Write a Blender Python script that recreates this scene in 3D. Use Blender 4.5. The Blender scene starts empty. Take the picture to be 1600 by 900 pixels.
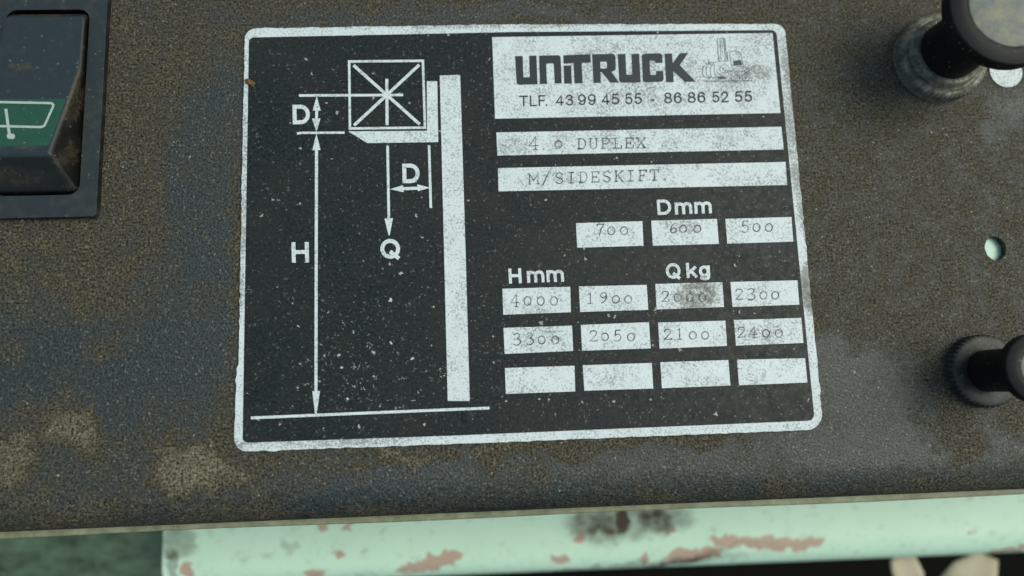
import bpy, bmesh, math, random
from mathutils import Vector, Matrix, Euler, geometry
random.seed(7)
S = bpy.context.scene
COL = S.collection
# ------------------------------------------------------------------ camera
CAM_LOC = Vector((-0.012045, -0.039802, 0.164846))
CAM_ROT = Euler((0.1484608, -0.0437167, -0.0337079), 'XYZ')
F = 1100.0                                   # focal length in photo pixels (1600 wide)
cd = bpy.data.cameras.new('camera'); cam = bpy.data.objects.new('camera', cd); COL.objects.link(cam)
cam.location = CAM_LOC; cam.rotation_euler = CAM_ROT
cd.sensor_width = 36; cd.lens = F / 1600 * 36; cd.clip_start = 0.005; cd.clip_end = 50
cd.dof.use_dof = True; cd.dof.focus_distance = 0.1665; cd.dof.aperture_fstop = 5.6
S.camera = cam
# ------------------------------------------------------------------ light
SUN_EL, SUN_AZ = math.radians(56), math.radians(12)      # azimuth counted from +x towards +y
w = bpy.data.worlds.new('World'); S.world = w; w.use_nodes = True
wn = w.node_tree
bg = wn.nodes['Background']; sky = wn.nodes.new('ShaderNodeTexSky'); sky.sky_type = 'NISHITA'
sky.sun_disc = False; sky.sun_elevation = SUN_EL; sky.sun_rotation = math.pi / 2 - SUN_AZ
sky.dust_density = 3.0; sky.ozone_density = 1.0; sky.air_density = 1.0
tn = wn.nodes.new('ShaderNodeMix'); tn.data_type = 'RGBA'; tn.blend_type = 'MULTIPLY'; tn.inputs[0].default_value = 1
tn.inputs[7].default_value = (1.02, 1.055, 0.87, 1)             # faint green cast of daylight through cab glass
wn.links.new(sky.outputs[0], tn.inputs[6]); wn.links.new(tn.outputs[2], bg.inputs[0]); bg.inputs[1].default_value = 0.10
sl = bpy.data.lights.new('sun', 'SUN'); so = bpy.data.objects.new('sun', sl); COL.objects.link(so)
sl.energy = 1.1; sl.angle = math.radians(35); sl.color = (1.0, 1.0, 0.89)
sd = Vector((math.cos(SUN_EL) * math.cos(SUN_AZ), math.cos(SUN_EL) * math.sin(SUN_AZ), math.sin(SUN_EL)))
so.rotation_euler = sd.to_track_quat('Z', 'Y').to_euler(); so.location = sd * 2
S.view_settings.view_transform = 'Standard'; S.view_settings.look = 'None'
S.view_settings.exposure = 0.45; S.view_settings.gamma = 1.0; S.view_settings.use_curve_mapping = False
# ------------------------------------------------------------------ helpers
RM = CAM_ROT.to_matrix()
MM = 0.001
def at(px, py, z=0.0):
    """where the sight line through photo pixel (px, py) meets the level plane at height z"""
    d = RM @ Vector(((px - 800) / F, -(py - 450) / F, -1.0))
    return CAM_LOC + d * ((z - CAM_LOC.z) / d.z)
def empty(name, loc, label, cat, group=None):
    o = bpy.data.objects.new(name, None); COL.objects.link(o); o.location = loc
    o.empty_display_size = 0.01
    o['label'] = label; o['category'] = cat
    if group: o['group'] = group
    return o
def tag(o, label, cat, group=None):
    o['label'] = label; o['category'] = cat
    if group: o['group'] = group
def origin(p):
    v = Vector((0, 0, 0))
    while p: v += p.location; p = p.parent
    return v
def mesh(name, verts, faces, mat, parent=None, smooth=False):
    """verts in world space, or local when the parent stands elsewhere: converted here"""
    off = origin(parent)
    me = bpy.data.meshes.new(name)
    me.from_pydata([tuple(Vector(v) - off) for v in verts], [], faces)
    me.update()
    if smooth:
        for p in me.polygons: p.use_smooth = True
    me.materials.append(mat)
    o = bpy.data.objects.new(name, me); COL.objects.link(o)
    if parent: o.parent = parent
    return o
def from_bm(name, bm, mat, parent=None, smooth=False):
    vs = [v.co.copy() for v in bm.verts]; bm.verts.index_update()
    fs = [[v.index for v in f.verts] for f in bm.faces]; bm.free()
    return mesh(name, vs, fs, mat, parent, smooth)
def fill(loops):
    """triangulated flat fill of 2D loops (first outer, rest holes); returns 2D verts, faces"""
    vs, es = [], []
    for lp in loops:
        n0 = len(vs); vs += [Vector((p[0] * 1000, p[1] * 1000)) for p in lp]
        es += [(n0 + i, n0 + (i + 1) % len(lp)) for i in range(len(lp))]
    r = geometry.delaunay_2d_cdt(vs, es, [], 0, 1e-6)
    def inside(x, y):
        odd = False
        for lp in loops:
            for i in range(len(lp)):
                ax, ay = lp[i - 1][0] * 1000, lp[i - 1][1] * 1000; bx, by = lp[i][0] * 1000, lp[i][1] * 1000
                if (ay > y) != (by > y) and x < ax + (y - ay) / (by - ay) * (bx - ax): odd = not odd
        return odd
    fs = []
    for f in r[2]:
        c = sum((r[0][i] for i in f), Vector((0, 0))) / len(f)
        if inside(c.x, c.y): fs.append(list(f))
    return [(v.x / 1000, v.y / 1000) for v in r[0]], fs
def up(vs, fs):
    out = []
    for f in fs:
        a, b, c = [Vector(vs[i]) for i in f[:3]]
        out.append(f if (b - a).cross(c - a).z > 0 else f[::-1])
    return out
class Sheet:
    """collects thin printed shapes that lie at one height, for ONE mesh object"""
    def __init__(s, z): s.z = z; s.v = []; s.f = []; s.k = 0
    def add2(s, vs, fs):
        z = s.z + s.k * 4e-6; s.k += 1
        n = len(s.v); V = [(x, y, z) for x, y in vs]
        s.v += V; s.f += [[n + i for i in f] for f in up(V, fs)]
    def poly(s, *loops):                     # loops in photo pixels, laid on the plane
        L = [[tuple(at(x, y, s.z)[:2]) for x, y in lp] for lp in loops]
        s.add2(*fill(L)); return s
    def ribbon(s, pts, wpx, closed=False):
        s.add2(*ribbon(pts, wpx, closed, s.z)); return s
    def build(s, name, mat, parent): return mesh(name, s.v, s.f, mat, parent)
def ribbon(pts, wpx, closed, z):
    P = [Vector(p) for p in pts]; n = len(P); L = []; R = []
    for i in range(n):
        a = P[i - 1] if (i or closed) else None
        b = P[(i + 1) % n] if (i < n - 1 or closed) else None
        d0 = (P[i] - a).normalized() if a is not None else None
        d1 = (b - P[i]).normalized() if b is not None else None
        if d0 is None: d0 = d1
        if d1 is None: d1 = d0
        n0 = Vector((-d0.y, d0.x)); n1 = Vector((-d1.y, d1.x)); m = n0 + n1
        m = m.normalized() if m.length > 1e-4 else n0
        k = min(1 / max(m.dot(n0), 0.4), 2.0) * wpx / 2
        L.append(P[i] + m * k); R.append(P[i] - m * k)
    vs = [tuple(at(p.x, p.y, z)[:2]) for p in L + R]
    fs = [(i, (i + 1) % n, n + (i + 1) % n, n + i) for i in range(n if closed else n - 1)]
    return vs, [list(f) for f in fs]
def rounded(pts, r, n=6):
    """round the corners of a 2D polygon"""
    out = []; m = len(pts)
    for i in range(m):
        p = Vector(pts[i][:2]); a = Vector(pts[i - 1][:2]); b = Vector(pts[(i + 1) % m][:2])
        u = (a - p).normalized(); v = (b - p).normalized()
        rr = r[i] if isinstance(r, (list, tuple)) else r
        if rr <= 0: out.append(tuple(p)); continue
        ang = u.angle(v); t = rr / math.tan(ang / 2); c = p + (u + v).normalized() * rr / math.sin(ang / 2)
        s0 = p + u * t - c; s1 = p + v * t - c
        a0 = math.atan2(s0.y, s0.x); a1 = math.atan2(s1.y, s1.x); da = (a1 - a0 + math.pi) % (2 * math.pi) - math.pi
        for k in range(n + 1):
            q = a0 + da * k / n; out.append((c.x + rr * math.cos(q), c.y + rr * math.sin(q)))
    return out
def prism(loops, z0, z1, bottom=True):
    """solid with a flat filled top at z1 and walls down to z0; every loop gets a wall"""
    vs2, fs = fill(loops); V = [(x, y, z1) for x, y in vs2]; Fs = up(V, fs)
    if bottom:
        n = len(V); V += [(x, y, z0) for x, y in vs2]; Fs += [[n + i for i in f[::-1]] for f in Fs[:]]
    for lp in loops:
        n = len(V); m = len(lp)
        V += [(x, y, z1) for x, y in lp] + [(x, y, z0) for x, y in lp]
        Fs += [[n + i, n + (i + 1) % m, n + m + (i + 1) % m, n + m + i] for i in range(m)]
    bm = bmesh.new(); bv = [bm.verts.new(v) for v in V]
    for f in Fs:
        try: bm.faces.new([bv[i] for i in f])
        except ValueError: pass
    bmesh.ops.remove_doubles(bm, verts=bm.verts, dist=2e-6)
    bmesh.ops.recalc_face_normals(bm, faces=bm.faces)
    return bm
def lathe(name, prof, mat, parent, seg=96, knurl=None, cap=True):
    """prof: (r, z) in mm about the parent's z axis; knurl: (z0, z1, teeth, depth mm)"""
    V = []; Fs = []; o = origin(parent)
    if knurl: seg = knurl[2] * 6
    for r, z in prof:
        for i in range(seg):
            a = 2 * math.pi * i / seg; rr = r
            if knurl and knurl[0] <= z <= knurl[1]: rr = r - knurl[3] * (0.5 + 0.5 * math.cos(a * knurl[2])) ** 2
            V.append(o + Vector((rr * math.cos(a), rr * math.sin(a), z)) * MM)
    for k in range(len(prof) - 1):
        for i in range(seg):
            j = (i + 1) % seg
            Fs.append([k * seg + i, k * seg + j, (k + 1) * seg + j, (k + 1) * seg + i])
    if cap: Fs.append([(len(prof) - 1) * seg + i for i in range(seg)])
    ob = mesh(name, V, Fs, mat, parent, True)
    return ob
def arc(cx, cz, r, a0, a1, n=6):
    return [(cx + r * math.cos(math.radians(a0 + (a1 - a0) * i / n)), cz + r * math.sin(math.radians(a0 + (a1 - a0) * i / n))) for i in range(n + 1)]
# ------------------------------------------------------------------ material nodes
class N:
    def __init__(s, name):
        s.m = bpy.data.materials.new(name); s.m.use_nodes = True; s.t = s.m.node_tree
        s.b = s.t.nodes['Principled BSDF']; s.out = s.t.nodes['Material Output']
        s.co = s.t.nodes.new('ShaderNodeTexCoord').outputs['Object']
    def put(s, sock, v):
        if hasattr(v, 'is_output'): s.t.links.new(v, sock)
        elif v is not None:
            if isinstance(v, (tuple, list)) and len(v) == 3 and len(sock.default_value) == 4: v = (*v, 1)
            sock.default_value = v
    def math(s, op, a, b=0.0, clamp=False):
        n = s.t.nodes.new('ShaderNodeMath'); n.operation = op; n.use_clamp = clamp
        s.put(n.inputs[0], a); s.put(n.inputs[1], b); return n.outputs[0]
    def vmath(s, op, a, b):
        n = s.t.nodes.new('ShaderNodeVectorMath'); n.operation = op
        s.put(n.inputs[0], a); s.put(n.inputs['Scale' if op == 'SCALE' else 1], b); return n.outputs[0]
    def mix(s, f, a, b, mode='MIX'):
        n = s.t.nodes.new('ShaderNodeMix'); n.data_type = 'RGBA'; n.blend_type = mode
        s.put(n.inputs[0], f); s.put(n.inputs[6], a); s.put(n.inputs[7], b); return n.outputs[2]
    def noise(s, scale, detail=2.0, rough=0.5, vec=None, dist=0.0, color=False):
        n = s.t.nodes.new('ShaderNodeTexNoise'); s.put(n.inputs['Vector'], vec or s.co)
        n.inputs['Scale'].default_value = scale; n.inputs['Detail'].default_value = detail
        n.inputs['Roughness'].default_value = rough; n.inputs['Distortion'].default_value = dist
        return n.outputs['Color' if color else 'Fac']
    def rng(s, v, lo, hi, a=0.0, b=1.0, smooth=False):
        n = s.t.nodes.new('ShaderNodeMapRange'); n.clamp = True
        if smooth: n.interpolation_type = 'SMOOTHSTEP'
        s.put(n.inputs[0], v); n.inputs[1].default_value = lo; n.inputs[2].default_value = hi
        n.inputs[3].default_value = a; n.inputs[4].default_value = b; return n.outputs[0]
    def warp(s, scale, amp, detail=3.0):
        c = s.noise(scale, detail, 0.6, color=True)
        c = s.vmath('SUBTRACT', c, (0.5, 0.5, 0.5)); c = s.vmath('SCALE', c, amp)
        return s.vmath('ADD', s.co, c)
    def spot(s, px, py, rx, ry, rot=0.0, z=0.0, vec=None, org=None):
        """1 at the centre of an ellipse given in photo pixels on the plane z, 0 at its rim"""
        c = at(px, py, z); k = (at(px + 10, py, z) - c).length / 10
        if org is not None: c = c - org
        n = s.t.nodes.new('ShaderNodeMapping'); n.vector_type = 'TEXTURE'; s.put(n.inputs[0], vec or s.co)
        n.inputs[1].default_value = c; n.inputs[2].default_value = (0, 0, math.radians(-rot)); n.inputs[3].default_value = (rx * k, ry * k, 1)
        g = s.t.nodes.new('ShaderNodeTexGradient'); g.gradient_type = 'SPHERICAL'
        s.t.links.new(n.outputs[0], g.inputs[0]); return g.outputs[1]
    def spots(s, base, lst, vec=None, z=0.0, org=None):
        acc = base
        for px, py, rx, ry, rot, wt in lst:
            g = s.rng(s.spot(px, py, rx, ry, rot, z, vec, org), 0.0, 0.55, 0, 1, True)
            acc = s.math('ADD', acc, s.math('MULTIPLY', g, wt))
        return acc
    def flecks(s, scale, thresh, size, vec=None):
        """irregular grains: a share of voronoi cells (above thresh) carries a grain of about size"""
        n = s.t.nodes.new('ShaderNodeTexVoronoi'); s.put(n.inputs['Vector'], vec or s.co); n.inputs['Scale'].default_value = scale
        sep = s.t.nodes.new('ShaderNodeSeparateColor'); s.t.links.new(n.outputs['Color'], sep.inputs[0])
        pick = s.math('GREATER_THAN', sep.outputs[0], thresh)
        rad = s.math('MULTIPLY', sep.outputs[1], size)
        return s.math('MULTIPLY', pick, s.math('LESS_THAN', n.outputs['Distance'], rad))
    def streaks(s, ang, along, across, lo, hi):
        """fine straight scratches: noise drawn out along one direction"""
        r = s.t.nodes.new('ShaderNodeVectorRotate'); r.rotation_type = 'Z_AXIS'; s.put(r.inputs['Vector'], s.co); r.inputs['Angle'].default_value = math.radians(ang)
        return s.rng(s.noise(1.0, 2, 0.5, s.vmath('MULTIPLY', r.outputs[0], (along, across, 1.0))), lo, hi)
    def bump(s, h, strength, dist):
        n = s.t.nodes.new('ShaderNodeBump'); n.inputs['Strength'].default_value = strength
        n.inputs['Distance'].default_value = dist; s.put(n.inputs['Height'], h); return n.outputs[0]
    def done(s, color, rough=0.5, bump=None, metal=0.0, spec=0.5, coat=0.0):
        s.put(s.b.inputs['Base Color'], color); s.put(s.b.inputs['Roughness'], rough)
        s.put(s.b.inputs['Metallic'], metal); s.put(s.b.inputs['Specular IOR Level'], spec)
        s.b.inputs['Coat Weight'].default_value = coat
        if bump is not None: s.t.links.new(bump, s.b.inputs['Normal'])
        return s.m
def grain_color(n, clean, dust, mask, contrast=(0.05, 2.15)):
    c = n.mix(mask, clean, dust)
    g = n.math('MULTIPLY', n.rng(n.noise(1800, 2, 0.65), 0.33, 0.67, *contrast), n.rng(n.noise(750, 3, 0.6), 0.3, 0.7, 0.75, 1.25))
    return n.mix(1.0, c, g, 'MULTIPLY')

def mat_panel():
    n = N('dusty_grained_plastic')
    v = n.warp(75, 0.022, 6)
    m = n.spots(0.62, [
        (330, 250, 85, 250, 8, -0.6), (300, 480, 120, 130, 0, -0.45), (170, 560, 330, 90, 0, -0.55), (720, 28, 330, 14, 0, -0.2),
        (60, 520, 120, 70, 0, -0.25), (250, 620, 150, 90, 0, -0.55), (170, 760, 230, 90, 0, -0.3), (20, 600, 90, 60, 0, -0.25),
        (550, 745, 260, 55, -3, -0.35), (900, 745, 560, 70, -3, -0.5), (1330, 660, 160, 150, 0, -0.6), (1480, 700, 220, 60, 0, -0.4),
        (290, 722, 78, 48, -8, 0.95), (345, 735, 40, 40, 0, .6), (120, 665, 62, 44, 0, 0.65), (20, 720, 50, 60, 0, 0.65), (170, 545, 28, 28, 0, 0.5), (20, 545, 34, 34, 0, 0.4), (150, 700, 30, 40, 30, .4),
        (640, 715, 60, 22, 0, 0.55), (760, 725, 40, 20, 0, 0.5), (830, 735, 40, 22, 0, 0.4), (560, 720, 30, 14, 0, .35), (1490, 670, 60, 40, 0, 0.5), (1300, 560, 70, 60, 0, -0.25), (1575, 170, 60, 70, 0, -0.4),
        (1430, 330, 300, 420, 0, -0.1), (720, 24, 500, 26, 0, -0.4), (368, 380, 16, 330, 1, .4), (820, 702, 480, 14, -2.4, .4), (235, 690, 40, 30, 0, .5), (130, 800, 120, 24, 0, .3), (1460, 745, 70, 16, 0, .35)], v)
    m = n.math('ADD', m, n.rng(n.noise(170, 6, 0.75), 0.3, 0.7, -0.4, 0.4))
    m = n.math('ADD', m, n.rng(n.noise(1100, 3, 0.7), 0.3, 0.7, -0.24, 0.24))
    thin = n.rng(m, 0.0, 0.75); pale = n.rng(m, 0.75, 1.6)
    dust = n.mix(pale, (0.055, 0.049, 0.033), (0.118, 0.107, 0.074))
    c = grain_color(n, (0.0195, 0.027, 0.0265), dust, thin)
    fv = n.warp(2200, 0.0006, 2)
    c = n.mix(n.math('MULTIPLY', n.flecks(1500, 0.6, 0.42, fv), 0.5), c, (0.21, 0.195, 0.15))
    c = n.mix(n.math('MULTIPLY', n.flecks(1300, 0.985, 0.36, fv), 0.6), c, (0.45, 0.44, 0.38))
    sc = n.math('MAXIMUM', n.streaks(25, 30, 2200, 0.74, 0.82), n.streaks(-60, 40, 2600, 0.75, 0.82))
    c = n.mix(n.math('MULTIPLY', sc, 0.2), c, (0.17, 0.165, 0.14))
    h = n.math('ADD', n.noise(1500, 3, 0.6), n.math('MULTIPLY', n.noise(3200, 2, 0.6), 0.5))
    return n.done(c, n.rng(m, 0.0, 0.8, 0.42, 0.85), n.bump(h, 0.9, 0.00030), spec=n.rng(m, 0.0, 0.8, 0.62, 0.22))
def mat_lip():
    n = N('dusty_edge_plastic')
    c = n.mix(n.rng(n.noise(300, 4, 0.6), 0.3, 0.7), (0.17, 0.18, 0.105), (0.33, 0.35, 0.23))
    return n.done(c, 0.6, n.bump(n.noise(900, 3), 0.4, 0.0001))
WHITE = (0.640, 0.735, 0.775)
def white_color(n, density=0.0):
    """worn white film: fine dark speckle, heavier in blotches, a few brown stains"""
    v = n.warp(900, 0.0009, 3)
    patch = n.rng(n.noise(170, 4, 0.65), 0.36, 0.66, 0.025, 0.14)
    sp = n.spots(patch, [(1085, 462, 48, 40, 0, 0.14), (1160, 120, 80, 24, -15, 0.09), (1000, 120, 190, 90, 0, 0.04),
                         (1010, 215, 190, 26, 0, 0.05), (378, 300, 14, 260, 0, 0.10), (1250, 300, 14, 230, -5, 0.15), (1262, 450, 16, 50, 0, 0.25), (780, 40, 420, 9, 0, 0.09), (1235, 130, 14, 100, -5, 0.15), (800, 230, 40, 20, 0, .08), (860, 280, 60, 14, 0, .06), (1190, 70, 40, 30, 0, .07),
                         (1065, 352, 40, 22, 0, 0.06), (845, 520, 50, 40, 0, 0.06), (1190, 520, 80, 40, 0, 0.06), (500, 690, 200, 12, 0, 0.1)], v)
    f1 = n.rng(n.math('SUBTRACT', n.noise(1900, 4, 0.75), sp), 0.415, 0.25)
    f2 = n.rng(n.math('SUBTRACT', n.noise(600, 5, 0.75), n.math('MULTIPLY', sp, 0.6)), 0.285, 0.235)
    d = n.math('MAXIMUM', n.math('MULTIPLY', f1, 0.7), n.math('MULTIPLY', f2, 0.65))
    film = n.mix(n.rng(n.noise(260, 4, 0.6), 0.35, 0.7, 0, 0.35), WHITE, (0.52, 0.585, 0.585))
    dirt = n.mix(n.noise(220, 2), (0.05, 0.055, 0.055), (0.13, 0.10, 0.065))
    c = n.mix(d, film, dirt)
    st = n.spots(0.0, [(1090, 462, 36, 30, 0, 0.8), (1070, 354, 22, 16, 0, 0.5), (840, 490, 30, 14, 0, 0.3), (1165, 118, 60, 14, -10, 0.35), (1258, 462, 14, 34, 0, 0.7)], v)
    st = n.math('MULTIPLY', st, n.rng(n.noise(800, 5, 0.8), 0.44, 0.60))
    return n.mix(st, c, (0.045, 0.036, 0.024))
def mat_white():
    n = N('worn_white_film')
    return n.done(white_color(n), 0.5, n.bump(n.noise(500, 3), 0.12, 0.0001), spec=0.35)
def mat_black():
    n = N('worn_black_print')
    v = n.warp(1200, 0.0016, 3)
    dens = n.spots(0.0, [(590, 560, 170, 170, 0, 1.0), (640, 600, 110, 60, 0, 0.6), (500, 560, 120, 120, 0, 0.6), (850, 440, 70, 60, 0, 0.3), (1110, 400, 130, 20, 0, 0.7), (1000, 245, 240, 16, 0, 0.6), (1180, 600, 90, 50, 0, 0.4)])
    c = n.mix(n.rng(n.noise(1500, 3, 0.7), 0.36, 0.66), (0.0035, 0.0065, 0.0085), (0.023, 0.032, 0.034))
    c = n.mix(n.rng(n.noise(120, 4, 0.6), 0.5, 0.75, 0, 0.4), c, (0.030, 0.030, 0.023))
    c = n.mix(n.math('MULTIPLY', n.flecks(1700, 0.68, 0.42, v), 0.24), c, (0.4, 0.43, 0.41))
    big = n.rng(n.math('ADD', n.noise(720, 4, 0.75, v), n.math('MULTIPLY', dens, 0.075)), 0.742, 0.772)
    few = n.math('MULTIPLY', n.flecks(800, 0.93, 0.34, v), n.rng(dens, -0.3, 1.0, 0.55, 1.0))
    c = n.mix(n.math('MULTIPLY', n.math('MAXIMUM', big, few), 0.85), c, (0.58, 0.62, 0.60))
    sc = n.math('MAXIMUM', n.streaks(38, 60, 3600, 0.74, 0.80), n.streaks(-12, 45, 3200, 0.75, 0.81))
    c = n.mix(n.math('MULTIPLY', sc, 0.22), c, (0.35, 0.38, 0.37))
    haze = n.rng(n.noise(38, 4, 0.6), 0.42, 0.7, 0, 0.35)
    c = n.mix(haze, c, (0.030, 0.033, 0.029))
    return n.done(c, n.rng(n.noise(700, 3), 0.3, 0.7, 0.42, 0.62), n.bump(n.noise(800, 4, 0.6), 0.25, 0.0001), spec=0.22)
def mat_ink(name, col, keep, lo=0.35, hi=0.6, scale=700):
    """printed ink, partly rubbed away so the white film shows between"""
    n = N(name)
    k = n.rng(n.noise(scale, 4, 0.7), lo, hi, keep, 1.0)
    n.done(col, 0.5, None, spec=0.35)
    t = n.t.nodes.new('ShaderNodeBsdfTransparent'); x = n.t.nodes.new('ShaderNodeMixShader')
    n.put(x.inputs[0], k); n.t.links.new(t.outputs[0], x.inputs[1]); n.t.links.new(n.b.outputs[0], x.inputs[2])
    n.t.links.new(x.outputs[0], n.out.inputs[0]); return n.m
def mat_plastic(name, a, b, dust, lo, hi, rough=0.45, flk=0.3, bs=0.25, side=None, smear=None, spec=0.5):
    n = N(name)
    c = n.mix(n.noise(900, 3, 0.6), a, b)
    if side:                                     # shade put into the colour: steep flanks darker than upward faces
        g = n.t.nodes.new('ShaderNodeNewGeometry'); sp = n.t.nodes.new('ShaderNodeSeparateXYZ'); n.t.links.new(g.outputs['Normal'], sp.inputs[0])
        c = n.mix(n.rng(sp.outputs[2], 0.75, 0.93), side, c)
    c = n.mix(n.rng(n.noise(230, 5, 0.7), lo, hi), c, dust)
    if smear: c = n.mix(n.math('MULTIPLY', n.spots(0.0, smear[0], n.warp(300, 0.004, 4), 0.0, smear[1]), n.rng(n.noise(700, 4, 0.75), 0.35, 0.65), True), c, (0.075, 0.062, 0.038))
    c = n.mix(n.math('MULTIPLY', n.flecks(1100, 0.8, 0.35), flk), c, (0.25, 0.25, 0.23))
    return n.done(c, rough, n.bump(n.noise(1300, 3, 0.6), bs, 0.0001), spec=spec)
def mat_metal():
    n = N('dirty_plated_metal')
    d = n.rng(n.noise(500, 4, 0.65), 0.15, 0.6)
    c = n.mix(d, (0.34, 0.35, 0.30), (0.075, 0.075, 0.055))
    return n.done(c, n.rng(d, 0, 1, 0.32, 0.8), n.bump(n.noise(1500, 3), 0.3, 0.0001), metal=n.rng(d, 0, 1, 0.9, 0.1))
ZB = -0.068
def mat_beam():
    n = N('chipped_mint_paint')
    v = n.warp(260, 0.007, 4)
    base = n.mix(n.noise(45, 3, 0.6), (0.54, 0.79, 0.62), (0.63, 0.87, 0.71))
    base = n.mix(n.rng(n.noise(300, 5, 0.75), 0.55, 0.75, 0, 0.55), base, (0.16, 0.2, 0.13))
    L = [(1085, 868, 62, 15, -2, 1), (1140, 846, 40, 12, 0, 1), (1200, 849, 75, 12, 4, 1), (1262, 852, 34, 9, -12, 1), (906, 842, 14, 9, -30, .9), (877, 877, 18, 8, 0, .9),
         (1047, 831, 12, 8, 0, .8), (700, 870, 22, 12, 0, 1), (670, 882, 70, 17, -10, 1), (505, 818, 12, 10, 0, .9), (543, 824, 12, 9, 0, .9), (530, 866, 14, 7, -10, .9), (490, 897, 22, 14, 0, 1),
         (292, 895, 14, 20, 0, .9), (1518, 834, 10, 6, 0, .7), (1010, 876, 10, 14, 0, .8), (560, 812, 30, 10, 0, .6), (1590, 862, 40, 6, -10, 0.9)]
    ch = n.spots(0.0, L, v, ZB)
    ch = n.rng(n.math('ADD', ch, n.rng(n.noise(500, 4, 0.7), 0.3, 0.7, -0.4, 0.4)), 0.35, 0.6)
    c = n.mix(n.math('MULTIPLY', ch, 0.75), base, n.mix(n.noise(300, 2), (0.50, 0.23, 0.18), (0.40, 0.19, 0.14)))
    dk = n.spots(0.0, [(975, 812, 120, 40, 0, 0.65), (930, 824, 48, 36, 0, 0.35), (1040, 810, 60, 30, 0, 0.35), (972, 812, 13, 26, 0, 0.9), (278, 842, 36, 40, 0, 0.6), (455, 855, 20, 12, 0, 0.35), (1070, 880, 130, 10, -14, 0.5), (960, 893, 300, 10, -4, 0.5), (268, 890, 12, 40, 0, 0.6)], v, ZB)
    dk = n.math('MULTIPLY', dk, n.rng(n.noise(230, 4, 0.7), 0.25, 0.6, 0.45, 1.0), True)
    c = n.mix(dk, c, n.mix(n.noise(120, 3), (0.028, 0.025, 0.017), (0.095, 0.065, 0.038)))
    return n.done(c, n.rng(dk, 0, 1, 0.42, 0.7), n.bump(n.noise(60, 3), 0.15, 0.001), spec=0.4)
def mat_oldgreen():
    n = N('dull_dark_green_paint')
    c = n.mix(n.rng(n.noise(75, 5, 0.7, n.vmath('MULTIPLY', n.co, (1.0, 2.2, 1.0))), 0.3, 0.7), (0.012, 0.028, 0.016), (0.15, 0.24, 0.15))
    c = n.mix(n.rng(n.noise(200, 4, 0.7), 0.55, 0.7, 0, 0.6), c, (0.16, 0.2, 0.16))
    return n.done(c, 0.5)
def mat_flat(name, a, b, scale=200, rough=0.7, spec=0.5):
    n = N(name); return n.done(n.mix(n.noise(scale, 4, 0.6), a, b), rough, n.bump(n.noise(scale * 3, 3), 0.3, 0.0002), spec=spec)
def mat_decal_green():
    n = N('worn_green_print')
    c = n.mix(n.noise(500, 4, 0.7), (0.006, 0.055, 0.030), (0.022, 0.09, 0.06))
    c = n.mix(n.math('MULTIPLY', n.flecks(1100, 0.8, 0.35), 0.3), c, (0.25, 0.3, 0.28))
    return n.done(c, 0.45, n.bump(n.noise(1300, 3, 0.6), 0.25, 0.0001))
M_PANEL = mat_panel(); M_LIP = mat_lip(); M_WHITE = mat_white(); M_BLACK = mat_black()
M_INK = mat_ink('dark_print', (0.022, 0.032, 0.036), 0.9, 0.3, 0.45)
M_LINE = mat_ink('thin_line_print', (0.04, 0.055, 0.06), 0.55, 0.35, 0.6)
M_TYPE = mat_ink('faded_typed_ink', (0.030, 0.038, 0.035), 0.32, 0.38, 0.66, 480)
M_BEZEL = mat_plastic('blue_grey_plastic', (0.016, 0.024, 0.028), (0.027, 0.038, 0.044), (0.05, 0.055, 0.045), 0.5, 0.8, side=(0.006, 0.0075, 0.008))
M_KNOB = mat_plastic('black_knob_plastic', (0.006, 0.0075, 0.009), (0.012, 0.014, 0.016), (0.04, 0.042, 0.038), 0.6, 0.85, 0.55, 0.3, side=(0.005, 0.0055, 0.006), spec=0.22)
M_DISC = mat_plastic('dusty_grey_disc', (0.085, 0.11, 0.115), (0.15, 0.18, 0.175), (0.24, 0.23, 0.155), 0.42, 0.7, 0.6, 0.3, 0.6)
M_RUBBER = mat_plastic('dusty_black_collar', (0.009, 0.011, 0.012), (0.018, 0.021, 0.021), (0.06, 0.062, 0.052), 0.48, 0.75, 0.6)
M_METAL = mat_metal(); M_BEAM = mat_beam(); M_OLD = mat_oldgreen(); M_DGREEN = mat_decal_green()
M_SYMBOL = mat_flat('pale_symbol_print', (0.30, 0.38, 0.37), (0.46, 0.54, 0.52), 900, 0.5)
M_MINT = mat_flat('mint_paint', (0.40, 0.66, 0.55), (0.46, 0.72, 0.60), 300, 0.4)
M_DARK = mat_flat('dark_shell', (0.008, 0.008, 0.008), (0.016, 0.016, 0.015))
M_FLOOR = mat_flat('black_rubber_floor', (0.002, 0.002, 0.0016), (0.006, 0.006, 0.004), 60, 0.9, 0.08)
M_SCRAP = mat_flat('pale_beige_fibre', (0.42, 0.37, 0.25), (0.55, 0.51, 0.38), 120, 0.8)
M_CRUMB = mat_flat('brown_crumb', (0.10, 0.055, 0.022), (0.2, 0.11, 0.05), 900, 0.9)
# ------------------------------------------------------------------ setting
def plane_box(x0, x1, y0, y1, z0, z1):
    return prism([[(x0, y0), (x1, y0), (x1, y1), (x0, y1)]], z0, z1)
fl = from_bm('floor', plane_box(-1.2, 1.2, -1.2, 1.2, -0.47, -0.45), M_FLOOR); fl['kind'] = 'structure'
# ------------------------------------------------------------------ control panel
R_EDGE = 9 * MM
Y_EDGE = -67.6 * MM; X0, X1, Y1 = -0.23, 0.23, 0.16
hole_c = at(1555.5, 388, 0); HOLE_R = 2.85 * MM
circ = lambda c, r, n=48: [(c[0] + r * math.cos(2 * math.pi * i / n), c[1] + r * math.sin(2 * math.pi * i / n)) for i in range(n)]
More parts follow.
